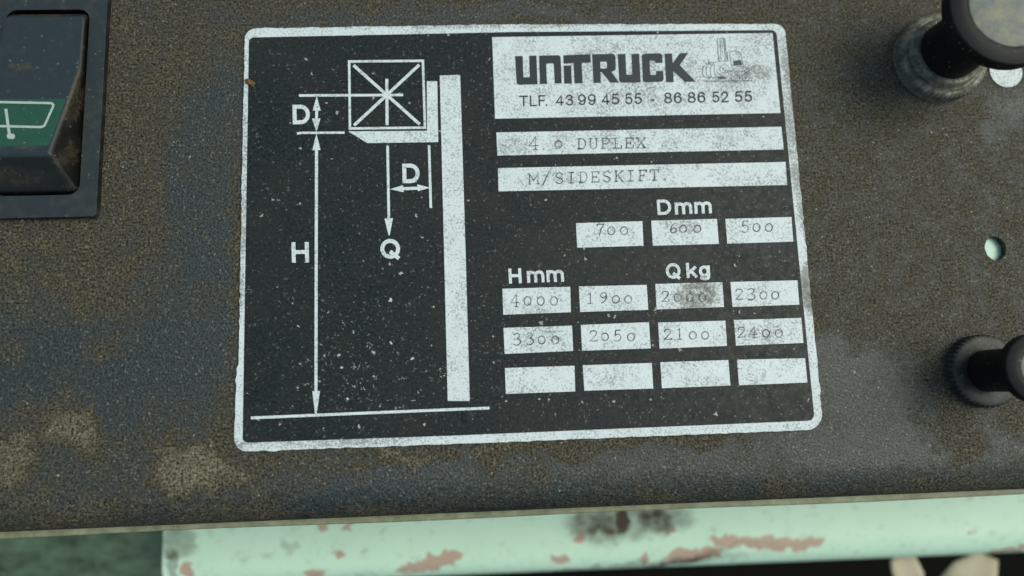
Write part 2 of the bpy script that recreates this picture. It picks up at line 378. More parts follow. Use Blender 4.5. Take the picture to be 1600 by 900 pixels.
# switch placement (upright in the panel's own axes)
zs = 0.0018
bx1 = (at(170, 0, zs).x + at(148, 338, zs).x) / 2; by0 = at(148, 338, zs).y
ox1 = (at(142, 22, zs).x + at(122, 298, zs).x) / 2; oy0 = at(122, 304, zs).y; oy1 = at(90, 15, zs).y
sxc = at(70, 22, 0.003).x; sw_w = ox1 - sxc                    # half width of the opening
bx0 = 2 * sxc - bx1; ox0 = 2 * sxc - ox1; by1 = oy1 + (oy0 - by0)
panel = empty('control_panel', (0, 0, 0), 'dusty black grained plastic dashboard panel with a rounded front edge and one round hole', 'control panel')
hole_sw = [(ox0 - .001, oy0 - .001), (ox1 + .001, oy0 - .001), (ox1 + .001, oy1 + .001), (ox0 - .001, oy1 + .001)]
top_loops = [[(X0, Y_EDGE + R_EDGE), (X1, Y_EDGE + R_EDGE), (X1, Y1), (X0, Y1)], hole_sw, [(hole_c.x + (p[0] - hole_c.x) * (0.94 + k_), hole_c.y + (p[1] - hole_c.y) * (1.06 + k_)) for p, k_ in zip(circ(hole_c, HOLE_R), [0.035 * math.sin(i * 1.9) * math.cos(i * .7 + 1) for i in range(48)])]]
TH = 0.0016
bm = prism(top_loops, -TH, 0.0)
for f in [f for f in bm.faces if abs(f.normal.y + 1) < 0.01 and abs(f.calc_center_median().y - Y_EDGE - R_EDGE) < 1e-5]: bm.faces.remove(f)
prof = arc(Y_EDGE / MM + 9, -9, 9, 90, 180, 14) + [(Y_EDGE / MM, -9), (Y_EDGE / MM + 0.1, -13)]
prof = [prof[i] for i in range(len(prof)) if i == 0 or (Vector(prof[i]) - Vector(prof[i - 1])).length > 1e-4]
prof += [(Y_EDGE / MM + 1.4, -13), (Y_EDGE / MM + 1.4, -9)] + [(Y_EDGE / MM + 9 + 7.4 * math.cos(math.radians(a)), -9 + 7.4 * math.sin(math.radians(a))) for a in range(175, 89, -8)] + [(Y_EDGE / MM + 9, -1.6)]
rows = []
nx = 40
for i in range(nx + 1):
    x = X0 + (X1 - X0) * i / nx
    rows.append([bm.verts.new((x, y * MM, z * MM)) for y, z in prof])
for i in range(nx):
    for k in range(len(prof) - 1):
        f = bm.faces.new([rows[i][k], rows[i][k + 1], rows[i + 1][k + 1], rows[i + 1][k]]); f.smooth = True
bmesh.ops.recalc_face_normals(bm, faces=bm.faces)
sm = [i for i, f in enumerate(bm.faces) if f.smooth]
shell = from_bm('panel_shell', bm, M_PANEL, panel)
for i in sm: shell.data.polygons[i].use_smooth = True
# dusty rim that stands out a little below the rounded edge
lipp = [(1, -12.2)] + [(-1.5 + 0.7 * math.cos(math.radians(a)), -13.2 + 0.8 * math.sin(math.radians(a))) for a in range(80, 281, 20)] + [(1, -14.2)]
V = []; Fc = []
for i in range(nx + 1):
    x = X0 + (X1 - X0) * i / nx
    V += [(x, Y_EDGE + y * MM + 0.00015 * math.sin(x * 60), z * MM) for y, z in lipp]
k = len(lipp)
for i in range(nx):
    Fc += [[i * k + j, i * k + j + 1, (i + 1) * k + j + 1, (i + 1) * k + j] for j in range(k - 1)]
mesh('edge_rim', V, [f[::-1] for f in Fc], M_LIP, panel, True)
# ------------------------------------------------------------------ data plate
ZT = 0.00060
plate = empty('data_plate', (0, 0, 0), 'black and white load capacity plate with a lifting diagram and a table of typed numbers', 'data plate')
def wob(pts, amp, seed):
    r = random.Random(seed); out = []
    for i in range(len(pts)):
        a = Vector(pts[i]); b = Vector(pts[(i + 1) % len(pts)]); L = (b - a).length; n = max(1, int(L / 0.0012))
        nr = Vector((-(b - a).y, (b - a).x)) / max(L, 1e-9)
        for j in range(n):
            q = a + (b - a) * j / n
            if n > 2: q = q + nr * r.gauss(0, amp)
            out.append(tuple(q))
    return out
op = [at(x, y, ZT)[:2] for x, y in [(382.5, 44.5), (373, 568), (369.5, 576), (365, 706), (700, 694), (1287, 671), (1226, 37.5), (800, 38)]]
outline = wob(rounded(op, [.0028, 0, 0, .003, 0, .004, .0026, 0]), 0.00007, 3)
from_bm('plate_border', prism([outline], 0.0, ZT), M_WHITE, plate)
ZK, ZW, ZI = ZT + 4e-5, ZT + 8e-5, ZT + 1.3e-4
ip = [at(x, y, ZK)[:2] for x, y in [(389, 58.5), (379, 692), (700, 681), (1273, 657), (1213, 47), (800, 50)]]
vs, fs = fill([rounded(ip, [.0012, .0012, 0, .0016, .0014, 0])])
sh = Sheet(ZK); sh.add2(vs, fs); sh.build('black_field', M_BLACK, plate)
def quad(name, *pts):
    return Sheet(ZW).poly(pts).build(name, M_WHITE, plate)
header = quad('header_field', (769, 58), (1207, 51.5), (1219.6, 176.5), (773.5, 185.5))
strips = []
for q in [((775.6, 207), (1221, 198), (1224.5, 233.5), (777, 243)), ((778, 262.6), (1227.5, 253), (1230, 289), (779, 299))]: strips.append(quad('text_strip', *q))
BX = [((899.8, 348.7), (1003.7, 345.5), (1005.5, 384), (902, 387)), ((1017.6, 344.8), (1120.3, 342), (1123.2, 381), (1020, 384)), ((1133.5, 342), (1236.7, 339), (1239.5, 377.5), (1136.4, 380.7)),
      ((785, 451.2), (891, 448), (892, 487.8), (786.4, 491.7)), ((904.5, 447.6), (1010.4, 445), (1013, 484), (906.6, 487.4)), ((1024, 443.7), (1128.5, 440.8), (1131.4, 479.6), (1026, 483.5)), ((1141.3, 440.5), (1246, 438), (1249, 476), (1144.5, 479.6)),
      ((786.7, 512.3), (893.8, 508.8), (895.6, 548.3), (788.5, 553)), ((907.6, 507.7), (1014, 503.4), (1016.8, 544.3), (909.4, 548)), ((1028.2, 504), (1133.5, 501), (1136, 540.4), (1030.7, 544.7)), ((1146.7, 500), (1252, 496.7), (1255.5, 535.8), (1150, 540)),
      ((788.9, 575), (897.7, 571.4), (898.8, 611.6), (790.3, 615.5)), ((910.5, 570.7), (1018.3, 567), (1020.8, 607), (913, 610.5)), ((1031.8, 566), (1138, 562.5), (1141.3, 602.3), (1034.3, 606.6)), ((1151.6, 562), (1258, 559.6), (1261.6, 597.7), (1154.8, 602))]
boxes = [quad('number_box', *q) for q in BX]
# logo word
def lg(*p): return [(790 + x / 3.9024, 60 + y / 3.9024) for x, y in p]
s = Sheet(ZI)
s.poly(lg((58, 108), (104, 107), (108, 233), (112, 237), (144, 236), (148, 232), (144, 106), (188, 104), (195, 279), (85, 283), (74, 279), (67, 268)))
s.poly(lg((204, 105), (318, 102), (331, 106), (336, 117), (342, 274), (300, 275), (294, 158), (289, 152), (252, 153), (247, 158), (253, 277), (210, 278)))
s.poly(lg((352, 103), (517, 96), (520, 147), (464, 149), (470, 273), (421, 274), (415, 150), (354, 154)))
s.poly(lg((355, 166), (400, 165), (404, 275), (358, 276)))
s.poly(lg((527, 97), (652, 94), (665, 99), (670, 110), (672, 184), (664, 196), (645, 203), (692, 269), (638, 270), (588, 206), (578, 206), (580, 270), (537, 272)), lg((577, 142), (612, 141), (618, 147), (620, 176), (614, 183), (579, 184)))
s.poly(lg((684, 96), (731, 95), (736, 217), (741, 222), (769, 221), (773, 216), (768, 95), (814, 93), (824, 268), (712, 270), (700, 266), (693, 255)))
s.poly(lg((831, 108), (836, 97), (847, 93), (940, 90), (950, 94), (956, 104), (957, 149), (914, 150), (912, 138), (907, 133), (884, 134), (878, 140), (882, 219), (887, 223), (914, 222), (919, 217), (918, 199), (961, 197), (964, 249), (958, 260), (948, 264), (853, 267), (842, 262), (837, 251)))
s.poly(lg((970, 93), (1015, 92), (1019, 152), (1063, 90), (1114, 88), (1062, 163), (1158, 262), (1094, 265), (1022, 198), (1025, 266), (979, 267)))
s.build('logo_lettering', M_INK, header)
# printed grotesque lettering, drawn as strokes of even weight with square ends
def el(cx, cy, rx, ry, a0=0, a1=360, n=18): return [(cx + rx * math.cos(math.radians(a0 + (a1 - a0) * i / n)), cy + ry * math.sin(math.radians(a0 + (a1 - a0) * i / n))) for i in range(n + 1)]
nine = [el(.5, .68, .46, .32, n=22), el(.5, .5, .46, .5, 20, -60, 8)[0:0] + [(.96, .68), (.95, .45), (.88, .2), (.72, .04), (.5, 0), (.25, .04), (.1, .2)]]
SG = {'T': [[(0, 1), (1, 1)], [(.5, 1), (.5, 0)]], 'L': [[(0, 1), (0, 0), (1, 0)]], 'F': [[(0, 0), (0, 1), (1, 1)], [(0, .52), (.85, .52)]],
      '4': [[(.72, 0), (.72, .96), (.0, .27), (1.0, .27)]],
      '3': [[(.06, .78)] + el(.5, .76, .38, .24, 160, -70, 10) + [(.4, .53)], [(.4, .53), (.55, .53)] + el(.5, .265, .46, .265, 70, -165, 12)],
      '9': nine, '6': [[(1 - x, 1 - y) for x, y in p] for p in nine],
      '5': [[(.88, 1), (.22, 1), (.12, .5)] + el(.5, .32, .46, .32, 130, -155, 14)],
      '8': [el(.5, .76, .4, .24, n=20), el(.5, .265, .48, .265, n=20)],
      '2': [[(.05, .72)] + el(.5, .72, .44, .28, 165, -30, 10) + [(.6, .36), (.2, .16), (.04, 0), (1, 0)]],
      'D': [[(0, 0), (0, 1), (.45, 1)] + el(.45, .5, .55, .5, 80, -80, 12) + [(.45, 0)]], 'H': [[(0, 0), (0, 1)], [(1, 0), (1, 1)], [(0, .52), (1, .52)]],
      'Q': [el(.5, .5, .5, .5, n=24), [(.58, .26), (.95, -.04)]],
      'm': [[(0, 0), (0, .7)], [(0, .4), (.04, .58), (.14, .69), (.26, .71), (.4, .66), (.5, .5), (.5, 0)], [(.5, .4), (.54, .58), (.64, .69), (.76, .71), (.92, .66), (1, .5), (1, 0)]],
      'k': [[(0, 0), (0, 1)], [(.88, .7), (.1, .28)], [(.38, .46), (.96, 0)]], 'g': [el(.46, .37, .46, .34, n=20), [(.95, .7), (.95, -.02), (.86, -.2), (.5, -.26), (.1, -.18)]], '.': [[(0, -.02), (0, .03)]]}
CLOSED = {'D': (0,), 'Q': (0,), '9': (0,), '6': (0,), '8': (0, 1), 'g': (0,)}
def sans(sh, chars, conv, t, slope=0.02, shear=-0.045):
    """chars: (glyph, x, baseline y, width, height) in conv units; t stroke weight in photo pixels"""
    u = conv((0, 0), (1, 0)); u = u[1][0] - u[0][0]; tt = t / u
    for ch, x, y, cw, h in chars:
        for k, st in enumerate(SG[ch]):
            closed = k in CLOSED.get(ch, ())
            if closed: st = st[:-1] if st[0] == st[-1] or (Vector(st[0]) - Vector(st[-1])).length < 1e-3 else st
            P = [Vector((tt / 2 + a * (cw - tt), tt / 2 + b * (h - tt))) for a, b in st]
            if not closed:
                P[0] = P[0] + (P[0] - P[1]).normalized() * tt / 2; P[-1] = P[-1] + (P[-1] - P[-2]).normalized() * tt / 2
            Q = [(x + p.x + p.y * shear, y - p.y - p.x * slope) for p in P]
            sh.ribbon(conv(*Q), t, closed)
s = Sheet(ZI)
yb = lambda x: 415 - 29 * (x - 82) / 1420
cs = [('T', 84, 56), ('L', 150, 40), ('F', 203, 42), ('.', 246, 9)]
for t, xa, xb in [('43', 305, 414), ('99', 441, 551), ('45', 585, 693), ('55', 727, 832), ('86', 966, 1075), ('86', 1110, 1219), ('52', 1258, 1359), ('55', 1396, 1504)]:
    wd = (xb - xa) * .455; cs += [(t[0], xa + 2, wd), (t[1], xb - wd + 2, wd)]
sans(s, [(c, x, yb(x), w_, 66) for c, x, w_ in cs], lg, 2.1)
s.poly(lg((888, 371), (910, 370), (905, 380), (893, 380)))
s.build('phone_lettering', M_INK, header)
# line drawing of a lift truck
def ln(*p): return [(760 + x / 3.3333, 40 + y / 3.3333) for x, y in p]
def ell(cx, cy, rx, ry, n=20, a0=0, a1=360): return [(cx + rx * math.cos(math.radians(a0 + (a1 - a0) * i / n)), cy + ry * math.sin(math.radians(a0 + (a1 - a0) * i / n))) for i in range(n + 1)]
s = Sheet(ZI)
for p, wd in [([(1204, 68), (1207, 150), (1213, 180)], 1.5), ([(1217, 66), (1222, 170)], 1.0), ([(1236, 66), (1244, 165)], 1.5), ([(1242, 68), (1252, 165)], 1.2), ([(1226, 68), (1231, 160)], .7), ([(1204, 68), (1242, 66)], .8),
              ([(1256, 180), (1255, 142), (1263, 132), (1315, 136), (1327, 152), (1338, 212)], 1.0), ([(1266, 142), (1276, 205), (1290, 232)], 1.0), ([(1275, 205), (1330, 200)], .8), ([(1310, 140), (1322, 205)], .7),
              ([(1160, 180), (1158, 200), (1178, 208), (1185, 190)], 1.3), ([(1150, 205), (1168, 190)], .8), ([(1136, 206), (1126, 222), (1124, 245), (1131, 262), (1143, 272)], 1.2), ([(1152, 200), (1144, 225), (1148, 258), (1160, 275)], .8),
              ([(1172, 205), (1166, 235), (1172, 268)], .8), ([(1188, 200), (1186, 240), (1196, 268)], .8), ([(1143, 200), (1200, 188), (1240, 185)], .9), ([(1143, 272), (1215, 268)], .9),
              (ell(1240, 226, 24, 22), .9), (ell(1240, 226, 10, 9), .7), (ell(1215, 175, 9, 9), .9), (ell(1250, 178, 8, 9), .9), (ell(1298, 266, 24, 24), 1.2), (ell(1298, 266, 12, 12), 1.0), (ell(1297, 266, 5, 5), .9), (ell(1352, 268, 20, 20), 1.1), (ell(1352, 268, 8, 8), .9),
              ([(1262, 240), (1290, 236), (1340, 238), (1378, 250)], .9), ([(1334, 240), (1410, 202)], 1.0), ([(1338, 252), (1398, 222)], .8), ([(1300, 214), (1345, 214), (1370, 240)], .8), ([(1140, 290), (1390, 288)], 1.0), ([(1205, 205), (1270, 250)], .7), ([(1195, 240), (1230, 262)], .7)]:
    s.ribbon(ln(*p), wd * 0.72)
s.poly(ln((1286, 184), (1325, 179), (1331, 206), (1290, 210))); s.poly(ln((1205, 268), (1240, 266), (1250, 278), (1210, 280)))
s.build('truck_drawing', M_LINE, header)
# white headings and the diagram's letters
idp = lambda *p: list(p)
for cs in [[('D', 1027.5, 336, 22, 24), ('m', 1055, 335.2, 27, 24.5), ('m', 1085.5, 334.2, 27, 24.5)], [('H', 795.5, 443.2, 20, 23.5), ('m', 824, 442, 27, 24.5), ('m', 854.5, 441, 27, 24.5)],
           [('Q', 1041, 436, 23, 24.5), ('k', 1073, 434.3, 17, 23.5), ('g', 1092.5, 433.5, 18, 24)]]:
    s = Sheet(ZW); sans(s, cs, idp, 4.7, 0.035, -0.06); s.build('heading_lettering', M_WHITE, plate)
for cs in [('D', 457.5, 194.3, 27, 30.5), ('D', 629, 286.3, 27, 30.5), ('Q', 594.5, 404.5, 31, 31), ('H', 456, 410.5, 27, 32)]:
    s = Sheet(ZW); sans(s, [cs], idp, 6.2, 0.015, -0.02); s.build('diagram_letter', M_WHITE, plate)
# lifting diagram
def dg(*p): return [(440 + x / 2.5, 70 + y / 2.5) for x, y in p]
s = Sheet(ZW)
s.ribbon(dg((264, 65), (552, 62.5), (560, 323.5), (267, 327)), 3.8, True)
for p in [((281, 80), (540, 311)), ((538, 78), (283, 315)), ((411, 133), (412, 314))]: s.ribbon(dg(*p), 4.8)
s.build('load_square', M_WHITE, plate)
Sheet(ZW).poly(dg((260, 338), (568, 336), (567, 142), (608, 142), (612, 380), (335, 384))).build('fork_shape', M_WHITE, plate)
Sheet(ZW).poly([(687.2, 118), (719, 117), (726.5, 360), (734, 626.5), (699.6, 626.5), (693, 360)]).build('mast_bar', M_WHITE, plate)
s = Sheet(ZW); s.ribbon([(392, 653), (580, 645), (764.8, 637.5)], 4.4).build('ground_line', M_WHITE, plate)
ZA = ZW + 6e-6
s = Sheet(ZA); s.ribbon(dg((68, 198), (475, 196)), 4); s.build('extension_line', M_WHITE, plate)
s = Sheet(ZA); s.ribbon(dg((60, 347), (75, 344), (246, 343)), 3.6); s.build('extension_line', M_WHITE, plate)
s = Sheet(ZA); s.ribbon(dg((576, 392), (583, 638)), 4); s.build('extension_line', M_WHITE, plate)
s = Sheet(ZA + 1e-5); s.poly(dg((137, 200), (153, 257), (143, 257), (142, 288), (152, 288), (136, 340), (119, 288), (131, 288), (131, 257), (121, 257))); s.build('dimension_arrow', M_WHITE, plate)
s = Sheet(ZA + 1.4e-5); s.poly(dg((136, 345), (152, 411), (120, 413))).ribbon([(494.6, 232), (494, 430), (493.7, 614)], 4.8).poly([(488, 611), (500, 611), (494.8, 647), (492.2, 647)]); s.build('dimension_arrow', M_WHITE, plate)
s = Sheet(ZA + 1e-5); s.ribbon(dg((414, 394), (419, 684)), 4.2).poly(dg((402, 679), (435, 677), (422, 745), (418, 745))); s.build('dimension_arrow', M_WHITE, plate)
s = Sheet(ZA + 1.4e-5); s.poly(dg((423, 564), (475, 548), (475, 556), (530, 554), (530, 545), (581, 558), (532, 572), (532, 566), (477, 568), (477, 576))); s.build('dimension_arrow', M_WHITE, plate)
# typewritten entries, drawn as strokes
def el(cx, cy, rx, ry, a0=0, a1=360, n=18): return [(cx + rx * math.cos(math.radians(a0 + (a1 - a0) * i / n)), cy + ry * math.sin(math.radians(a0 + (a1 - a0) * i / n))) for i in range(n + 1)]
def cr(p, n=5):
    out = []
    for i in range(len(p) - 1):
        a, b, c, d = [Vector(p[max(0, min(len(p) - 1, i + j))]) for j in (-1, 0, 1, 2)]
        for k in range(n):
            t = k / n; out.append(tuple(0.5 * ((2 * b) + (c - a) * t + (2 * a - 5 * b + 4 * c - d) * t * t + (3 * b - a - 3 * c + d) * t ** 3)))
    return out + [p[-1]]
six = [cr([(.74, .98), (.42, .82), (.2, .42), (.3, .06), (.55, 0), (.8, .2), (.7, .44), (.45, .46), (.24, .28)])]
G = {'0': [el(.5, .36, .36, .36)], 'o': [el(.5, .36, .36, .36)], '1': [[(.28, .84), (.5, 1), (.5, 0)], [(.2, 0), (.8, 0)]],
     '2': [cr([(.14, .74), (.22, .94), (.48, 1.0), (.76, .9), (.78, .68), (.55, .4), (.14, .03)]) + [(.86, .03), (.9, .16)]],
     '3': [cr([(.14, .86), (.42, 1), (.74, .9), (.72, .68), (.45, .52)]), cr([(.45, .52), (.8, .4), (.84, .14), (.5, -.08), (.12, .04)])],
     '4': [[(.66, -.08), (.66, 1), (.08, .26), (.94, .26)], [(.46, -.08), (.86, -.08)]],
     '5': [[(.82, 1), (.3, 1), (.24, .54)] + cr([(.24, .54), (.58, .62), (.82, .36), (.7, .06), (.36, -.04), (.12, .1)])],
     '6': six, '9': [[(1 - x, 1 - y) for x, y in six[0]]], '7': [[(.16, .84), (.16, 1), (.86, 1), (.52, .5), (.38, -.05)]],
     'D': [[(.1, 0), (.1, 0), (.5, 0)] + el(.5, .5, .4, .5, -90, 90) + [(.1, 1)], [(.24, 0), (.24, 1)]],
     'U': [[(.2, 1)] + [(.2, .3)] + el(.5, .3, .3, .3, 180, 360) + [(.8, 1)], [(.05, 1), (.36, 1)], [(.64, 1), (.95, 1)]],
     'P': [[(.1, 1), (.6, 1)] + el(.6, .75, .28, .25, 90, -90) + [(.25, .5)], [(.25, 0), (.25, 1)], [(.08, 0), (.5, 0)]],
     'L': [[(.3, 1), (.3, 0), (.92, 0), (.92, .3)], [(.1, 1), (.5, 1)], [(.1, 0), (.3, 0)]],
     'E': [[(.9, .75), (.9, 1), (.1, 1)], [(.25, 0), (.25, 1)], [(.25, .5), (.65, .5)], [(.65, .38), (.65, .62)], [(.1, 0), (.92, 0), (.92, .28)]],
     'F': [[(.9, .75), (.9, 1), (.1, 1)], [(.25, 0), (.25, 1)], [(.25, .5), (.65, .5)], [(.65, .38), (.65, .62)], [(.08, 0), (.5, 0)]],
     'X': [[(.1, 0), (.9, 1)], [(.1, 1), (.9, 0)], [(.0, 0), (.3, 0)], [(.7, 0), (1, 0)], [(.0, 1), (.3, 1)], [(.7, 1), (1, 1)]],
     'M': [[(.12, 0), (.12, 1), (.5, .35), (.88, 1), (.88, 0)], [(0, 0), (.26, 0)], [(.74, 0), (1, 0)], [(0, 1), (.14, 1)], [(.86, 1), (1, 1)]],
     'S': [cr([(.84, .78), (.7, .97), (.4, 1), (.16, .8), (.28, .58), (.68, .44), (.86, .22), (.62, 0), (.32, .02), (.12, .22)])],
     'I': [[(.5, 0), (.5, 1)], [(.2, 0), (.8, 0)], [(.2, 1), (.8, 1)]], '/': [[(.1, -.1), (.9, 1.1)]],
     'K': [[(.22, 0), (.22, 1)], [(.86, 1), (.22, .45)], [(.4, .6), (.9, 0)], [(.05, 0), (.4, 0)], [(.05, 1), (.4, 1)], [(.7, 1), (1, 1)], [(.72, 0), (1, 0)]],
     'T': [[(.08, .72), (.08, 1), (.92, 1), (.92, .72)], [(.5, 0), (.5, 1)], [(.28, 0), (.72, 0)]],
     '.': [el(.3, .05, .07, .06, n=8)], ',': [[(.35, .08), (.25, -.12)]]}
def typed(chars, conv, on, wd=1.7):
    s = Sheet(ZI)
    for ch, x, y, cw, chh in chars:
        for st in G[ch]: s.ribbon(conv(*[(x + a * cw, y - b * chh - a * cw * 0.03) for a, b in st]), wd)
    s.build('typed_text', M_TYPE, on)
typed([('4', 218, 642, 58, 62), (',', 290, 642, 30, 50), ('o', 350, 640, 50, 56)] + [(c, 470 + i * 62, 642 - i * 1, 52, 52) for i, c in enumerate('DUPLEX')], ln, strips[0])
typed([('M', 218, 826, 58, 54), ('/', 288, 828, 46, 66)] + [(c, 355 + i * 62, 822 - i * 2, 50, 54) for i, c in enumerate('SIDESKIFT.')], ln, strips[1])
def bxp(*p): return [(770 + x / 2.8115, 300 + y / 2.8115) for x, y in p]
for bi, (t, xs, y, h) in enumerate([('700', (452, 500, 556), 190, 48), ('600', (773, 815, 878), 180, 44), ('500', (1088, 1138, 1192), 176, 48), ('4000', (76, 132, 190, 248), 500, 52), ('1900', (408, 466, 520, 574), 491, 46),
                    ('2000', (738, 792, 845, 900), 483, 46), ('2300', (1062, 1116, 1168, 1220), 473, 46), ('3300', (86, 142, 194, 254), 670, 48), ('2050', (422, 472, 528, 586), 656, 46), ('2100', (748, 800, 858, 912), 649, 46), ('2400', (1072, 1122, 1180, 1236), 640, 46)]):
    typed([(c, x, y - (2 if i else 0), 42, h) for i, (c, x) in enumerate(zip(t, xs))], bxp, boxes[bi])
# flattened rivet head under the film
rv = at(730, 651, ZK); V = []; Fc = []
for r, z in [(1.5, 0), (1.3, .06), (.9, .12), (.4, .15)]:
    V += [(rv.x + r * MM * math.cos(2 * math.pi * i / 24), rv.y + r * MM * math.sin(2 * math.pi * i / 24), ZK + z * MM + 1e-5) for i in range(24)]
for kk in range(3): Fc += [[kk * 24 + i, kk * 24 + (i + 1) % 24, kk * 24 + 24 + (i + 1) % 24, kk * 24 + 24 + i] for i in range(24)]
Fc.append([72 + i for i in range(24)])
mesh('rivet', V, Fc, M_BLACK, plate, True)
# ------------------------------------------------------------------ rocker switch
sw = empty('rocker_switch', (sxc, (oy0 + oy1) / 2, 0), 'black rocker switch with a white windscreen wiper symbol on a green band', 'switch')
outer = rounded([(bx0, by0), (bx1, by0), (bx1, by1), (bx0, by1)], 0.0008, 4)
inner = rounded([(ox0, oy0), (ox1, oy0), (ox1, oy1), (ox0, oy1)], 0.0026, 8)
b = from_bm('bezel', prism([outer, inner], 0.00005, zs), M_BEZEL, sw)
md = b.modifiers.new('edge', 'BEVEL'); md.width = 0.0005; md.segments = 3; md.limit_method = 'ANGLE'
bm = prism([inner], -0.022, -0.0215); 
n0 = [(x, y) for x, y in inner]
V = [(x, y, -0.022) for x, y in n0] + [(x, y, 0.0004) for x, y in n0]; m = len(n0)
mesh('switch_body', V, [list(range(m))] + [[i, (i + 1) % m, m + (i + 1) % m, m + i] for i in range(m)], M_DARK, sw); bm.free()  # dark box added below the bezel to stop light leaks
M_ROCKER = mat_plastic('blue_black_plastic', (0.011, 0.021, 0.027), (0.022, 0.036, 0.043), (0.05, 0.046, 0.030), 0.55, 0.8, 0.5, side=(0.0045, 0.0055, 0.0055),
    smear=([(48, 117, 22, 9, 0, .9), (8, 105, 12, 8, 0, .7), (132, 160, 6, 60, 6, .8), (122, 250, 6, 40, 8, .6), (50, 247, 60, 7, 0, .9), (40, 285, 80, 12, 0, .35), (80, 30, 60, 6, 0, .5)], Vector((sxc, (oy0 + oy1) / 2, 0))))
def mir(p): return Vector((2 * sxc - p.x, p.y, p.z))
gap = 0.0007
T = at(134, 27, .0032); Mi = at(129, 104, .0042); B = at(78, 241, .0088)
base_r = [Vector((ox1 - gap, oy1 - gap, .0014)), Vector((ox1 - gap, Mi.y, .0014)), Vector((ox1 - gap, oy0 + gap, .0014))]
low_r = [Vector((p.x, p.y, -.012)) for p in base_r]
R_ = [T, Mi, B] + base_r + low_r
V = R_ + [mir(p) for p in R_]
q = lambda i: i + 9
Fc = [[0, q(0), q(1), 1], [1, q(1), q(2), 2], [0, 1, 4, 3], [1, 2, 5, 4], [q(0), q(3), q(4), q(1)], [q(1), q(4), q(5), q(2)], [0, 3, q(3), q(0)], [2, q(2), q(5), 5],
      [3, 4, 7, 6], [4, 5, 8, 7], [q(3), q(6), q(7), q(4)], [q(4), q(7), q(8), q(5)], [3, 6, q(6), q(3)], [5, q(5), q(8), 8]]
rk = mesh('rocker', V, [f[::-1] for f in Fc], M_ROCKER, sw, True)
bmm = bmesh.new(); bmm.from_mesh(rk.data); bmesh.ops.recalc_face_normals(bmm, faces=bmm.faces); bmm.to_mesh(rk.data); bmm.free()
md = rk.modifiers.new('edge', 'BEVEL'); md.width = 0.0014; md.segments = 5; md.limit_method = 'ANGLE'; md.angle_limit = math.radians(9)
rk.modifiers.new('wn', 'WEIGHTED_NORMAL')
# printed band on the raised half, in that facet's own plane
O, U, W = Mi, mir(Mi) - Mi, B - Mi
nrm = U.cross(W).normalized(); nrm = nrm if nrm.z > 0 else -nrm
def on_facet(px, py, lift):
    d = RM @ Vector(((px - 800) / F, -(py - 450) / F, -1.0)); c = O + nrm * lift
    return CAM_LOC + d * ((c - CAM_LOC).dot(nrm) / d.dot(nrm))
g = [on_facet(104, 154, 6e-5), on_facet(76, 228, 6e-5)]; g = [mir(g[0]), g[0], g[1], mir(g[1])]
gb = mesh('green_band', g, [[0, 3, 2, 1]], M_DGREEN, rk)
def facet_ribbon(lines, name, parent):
    V = []; Fc = []
    for k2, (pts, wd) in enumerate(lines):
        P = [Vector(p) for p in pts]; n = len(P); L = []; R = []
        for i in range(n):
            d0 = (P[i] - P[i - 1]).normalized() if i else (P[1] - P[0]).normalized()
            d1 = (P[i + 1] - P[i]).normalized() if i < n - 1 else d0
            a = Vector((-d0.y, d0.x)); mv = (a + Vector((-d1.y, d1.x))).normalized(); kk = wd / 2 / max(mv.dot(a), .5)
            L.append(P[i] + mv * kk); R.append(P[i] - mv * kk)
        k0 = len(V); V += [on_facet(p.x, p.y, 1.2e-4 + k2 * 1e-5) for p in L + R]
        Fc += [[k0 + i, k0 + i + 1, k0 + n + i + 1, k0 + n + i] for i in range(n - 1)]
    return mesh(name, V, Fc, M_SYMBOL, parent)
facet_ribbon([([(-75, 156), (0, 159.5), (76, 161), (81, 161.5), (83.5, 164), (82.5, 167.5), (71, 193), (68.5, 197), (64, 198.6), (0, 197), (-60, 193), (-75, 156)], 3.6), ([(9, 170), (15, 212)], 4.6), ([(13, 212.4), (21, 213.4)], 8.4), ([(11.4, 212.3), (22.6, 213.5)], 6.4), ([(10.6, 212.2), (23.4, 213.6)], 3.6)], 'wiper_symbol', rk)
# ------------------------------------------------------------------ pull knobs
k1c = at(1464, 94, 0)
k1 = empty('pull_knob', (k1c.x, k1c.y, 0), 'large black pull knob with a pale metal collar and dusty grey top disc', 'knob', 'pull knobs on the panel')
lathe('collar', [(11.5, 0), (11.5, .4), (11.5, 1.4), (11.5, 2.6), (11.0, 3.2), (10.3, 3.5), (9.7, 3.4), (9.3, 3.1), (9.0, 3.3), (8.9, 4.6), (8.5, 5.1), (8.0, 5.2), (7.2, 5.0)], M_METAL, k1, knurl=(0.3, 2.7, 60, .34), cap=False)
lathe('shaft', [(7.4, 0), (7.4, 6), (7.1, 12), (7.2, 17), (7.8, 19.6), (9, 21)], M_KNOB, k1)
k1h = lathe('head', [(8, 20.4), (11, 20.6)] + arc(12.0, 22.0, 1.2, -90, -10) + [(13.2, 23.6)] + arc(12.5, 23.8, .7, 0, 60) + [(11, 24.9), (9.8, 25.2), (9.5, 25.1), (9.3, 24.8)], M_KNOB, k1)
lathe('top_disc', [(9.4, 24.7), (9.35, 25.05), (9.0, 25.2), (5, 25.4), (.5, 25.45)], M_DISC, k1h)
k2c = at(1529, 580, 0)
k2 = empty('pull_knob', (k2c.x, k2c.y, 0), 'small black pull knob on a ribbed black collar at the lower right', 'knob', 'pull knobs on the panel')
lathe('collar', [(8.6, 0), (8.6, .4), (8.6, 1.5), (8.6, 2.6), (8.2, 3.1), (7.7, 3.3), (6.2, 3.3), (4.6, 3.0)], M_RUBBER, k2, knurl=(0.2, 2.7, 44, .5), cap=False)
lathe('shaft', [(4.9, 0), (4.9, 8), (4.8, 13), (5.0, 15), (5.6, 16)], M_KNOB, k2)
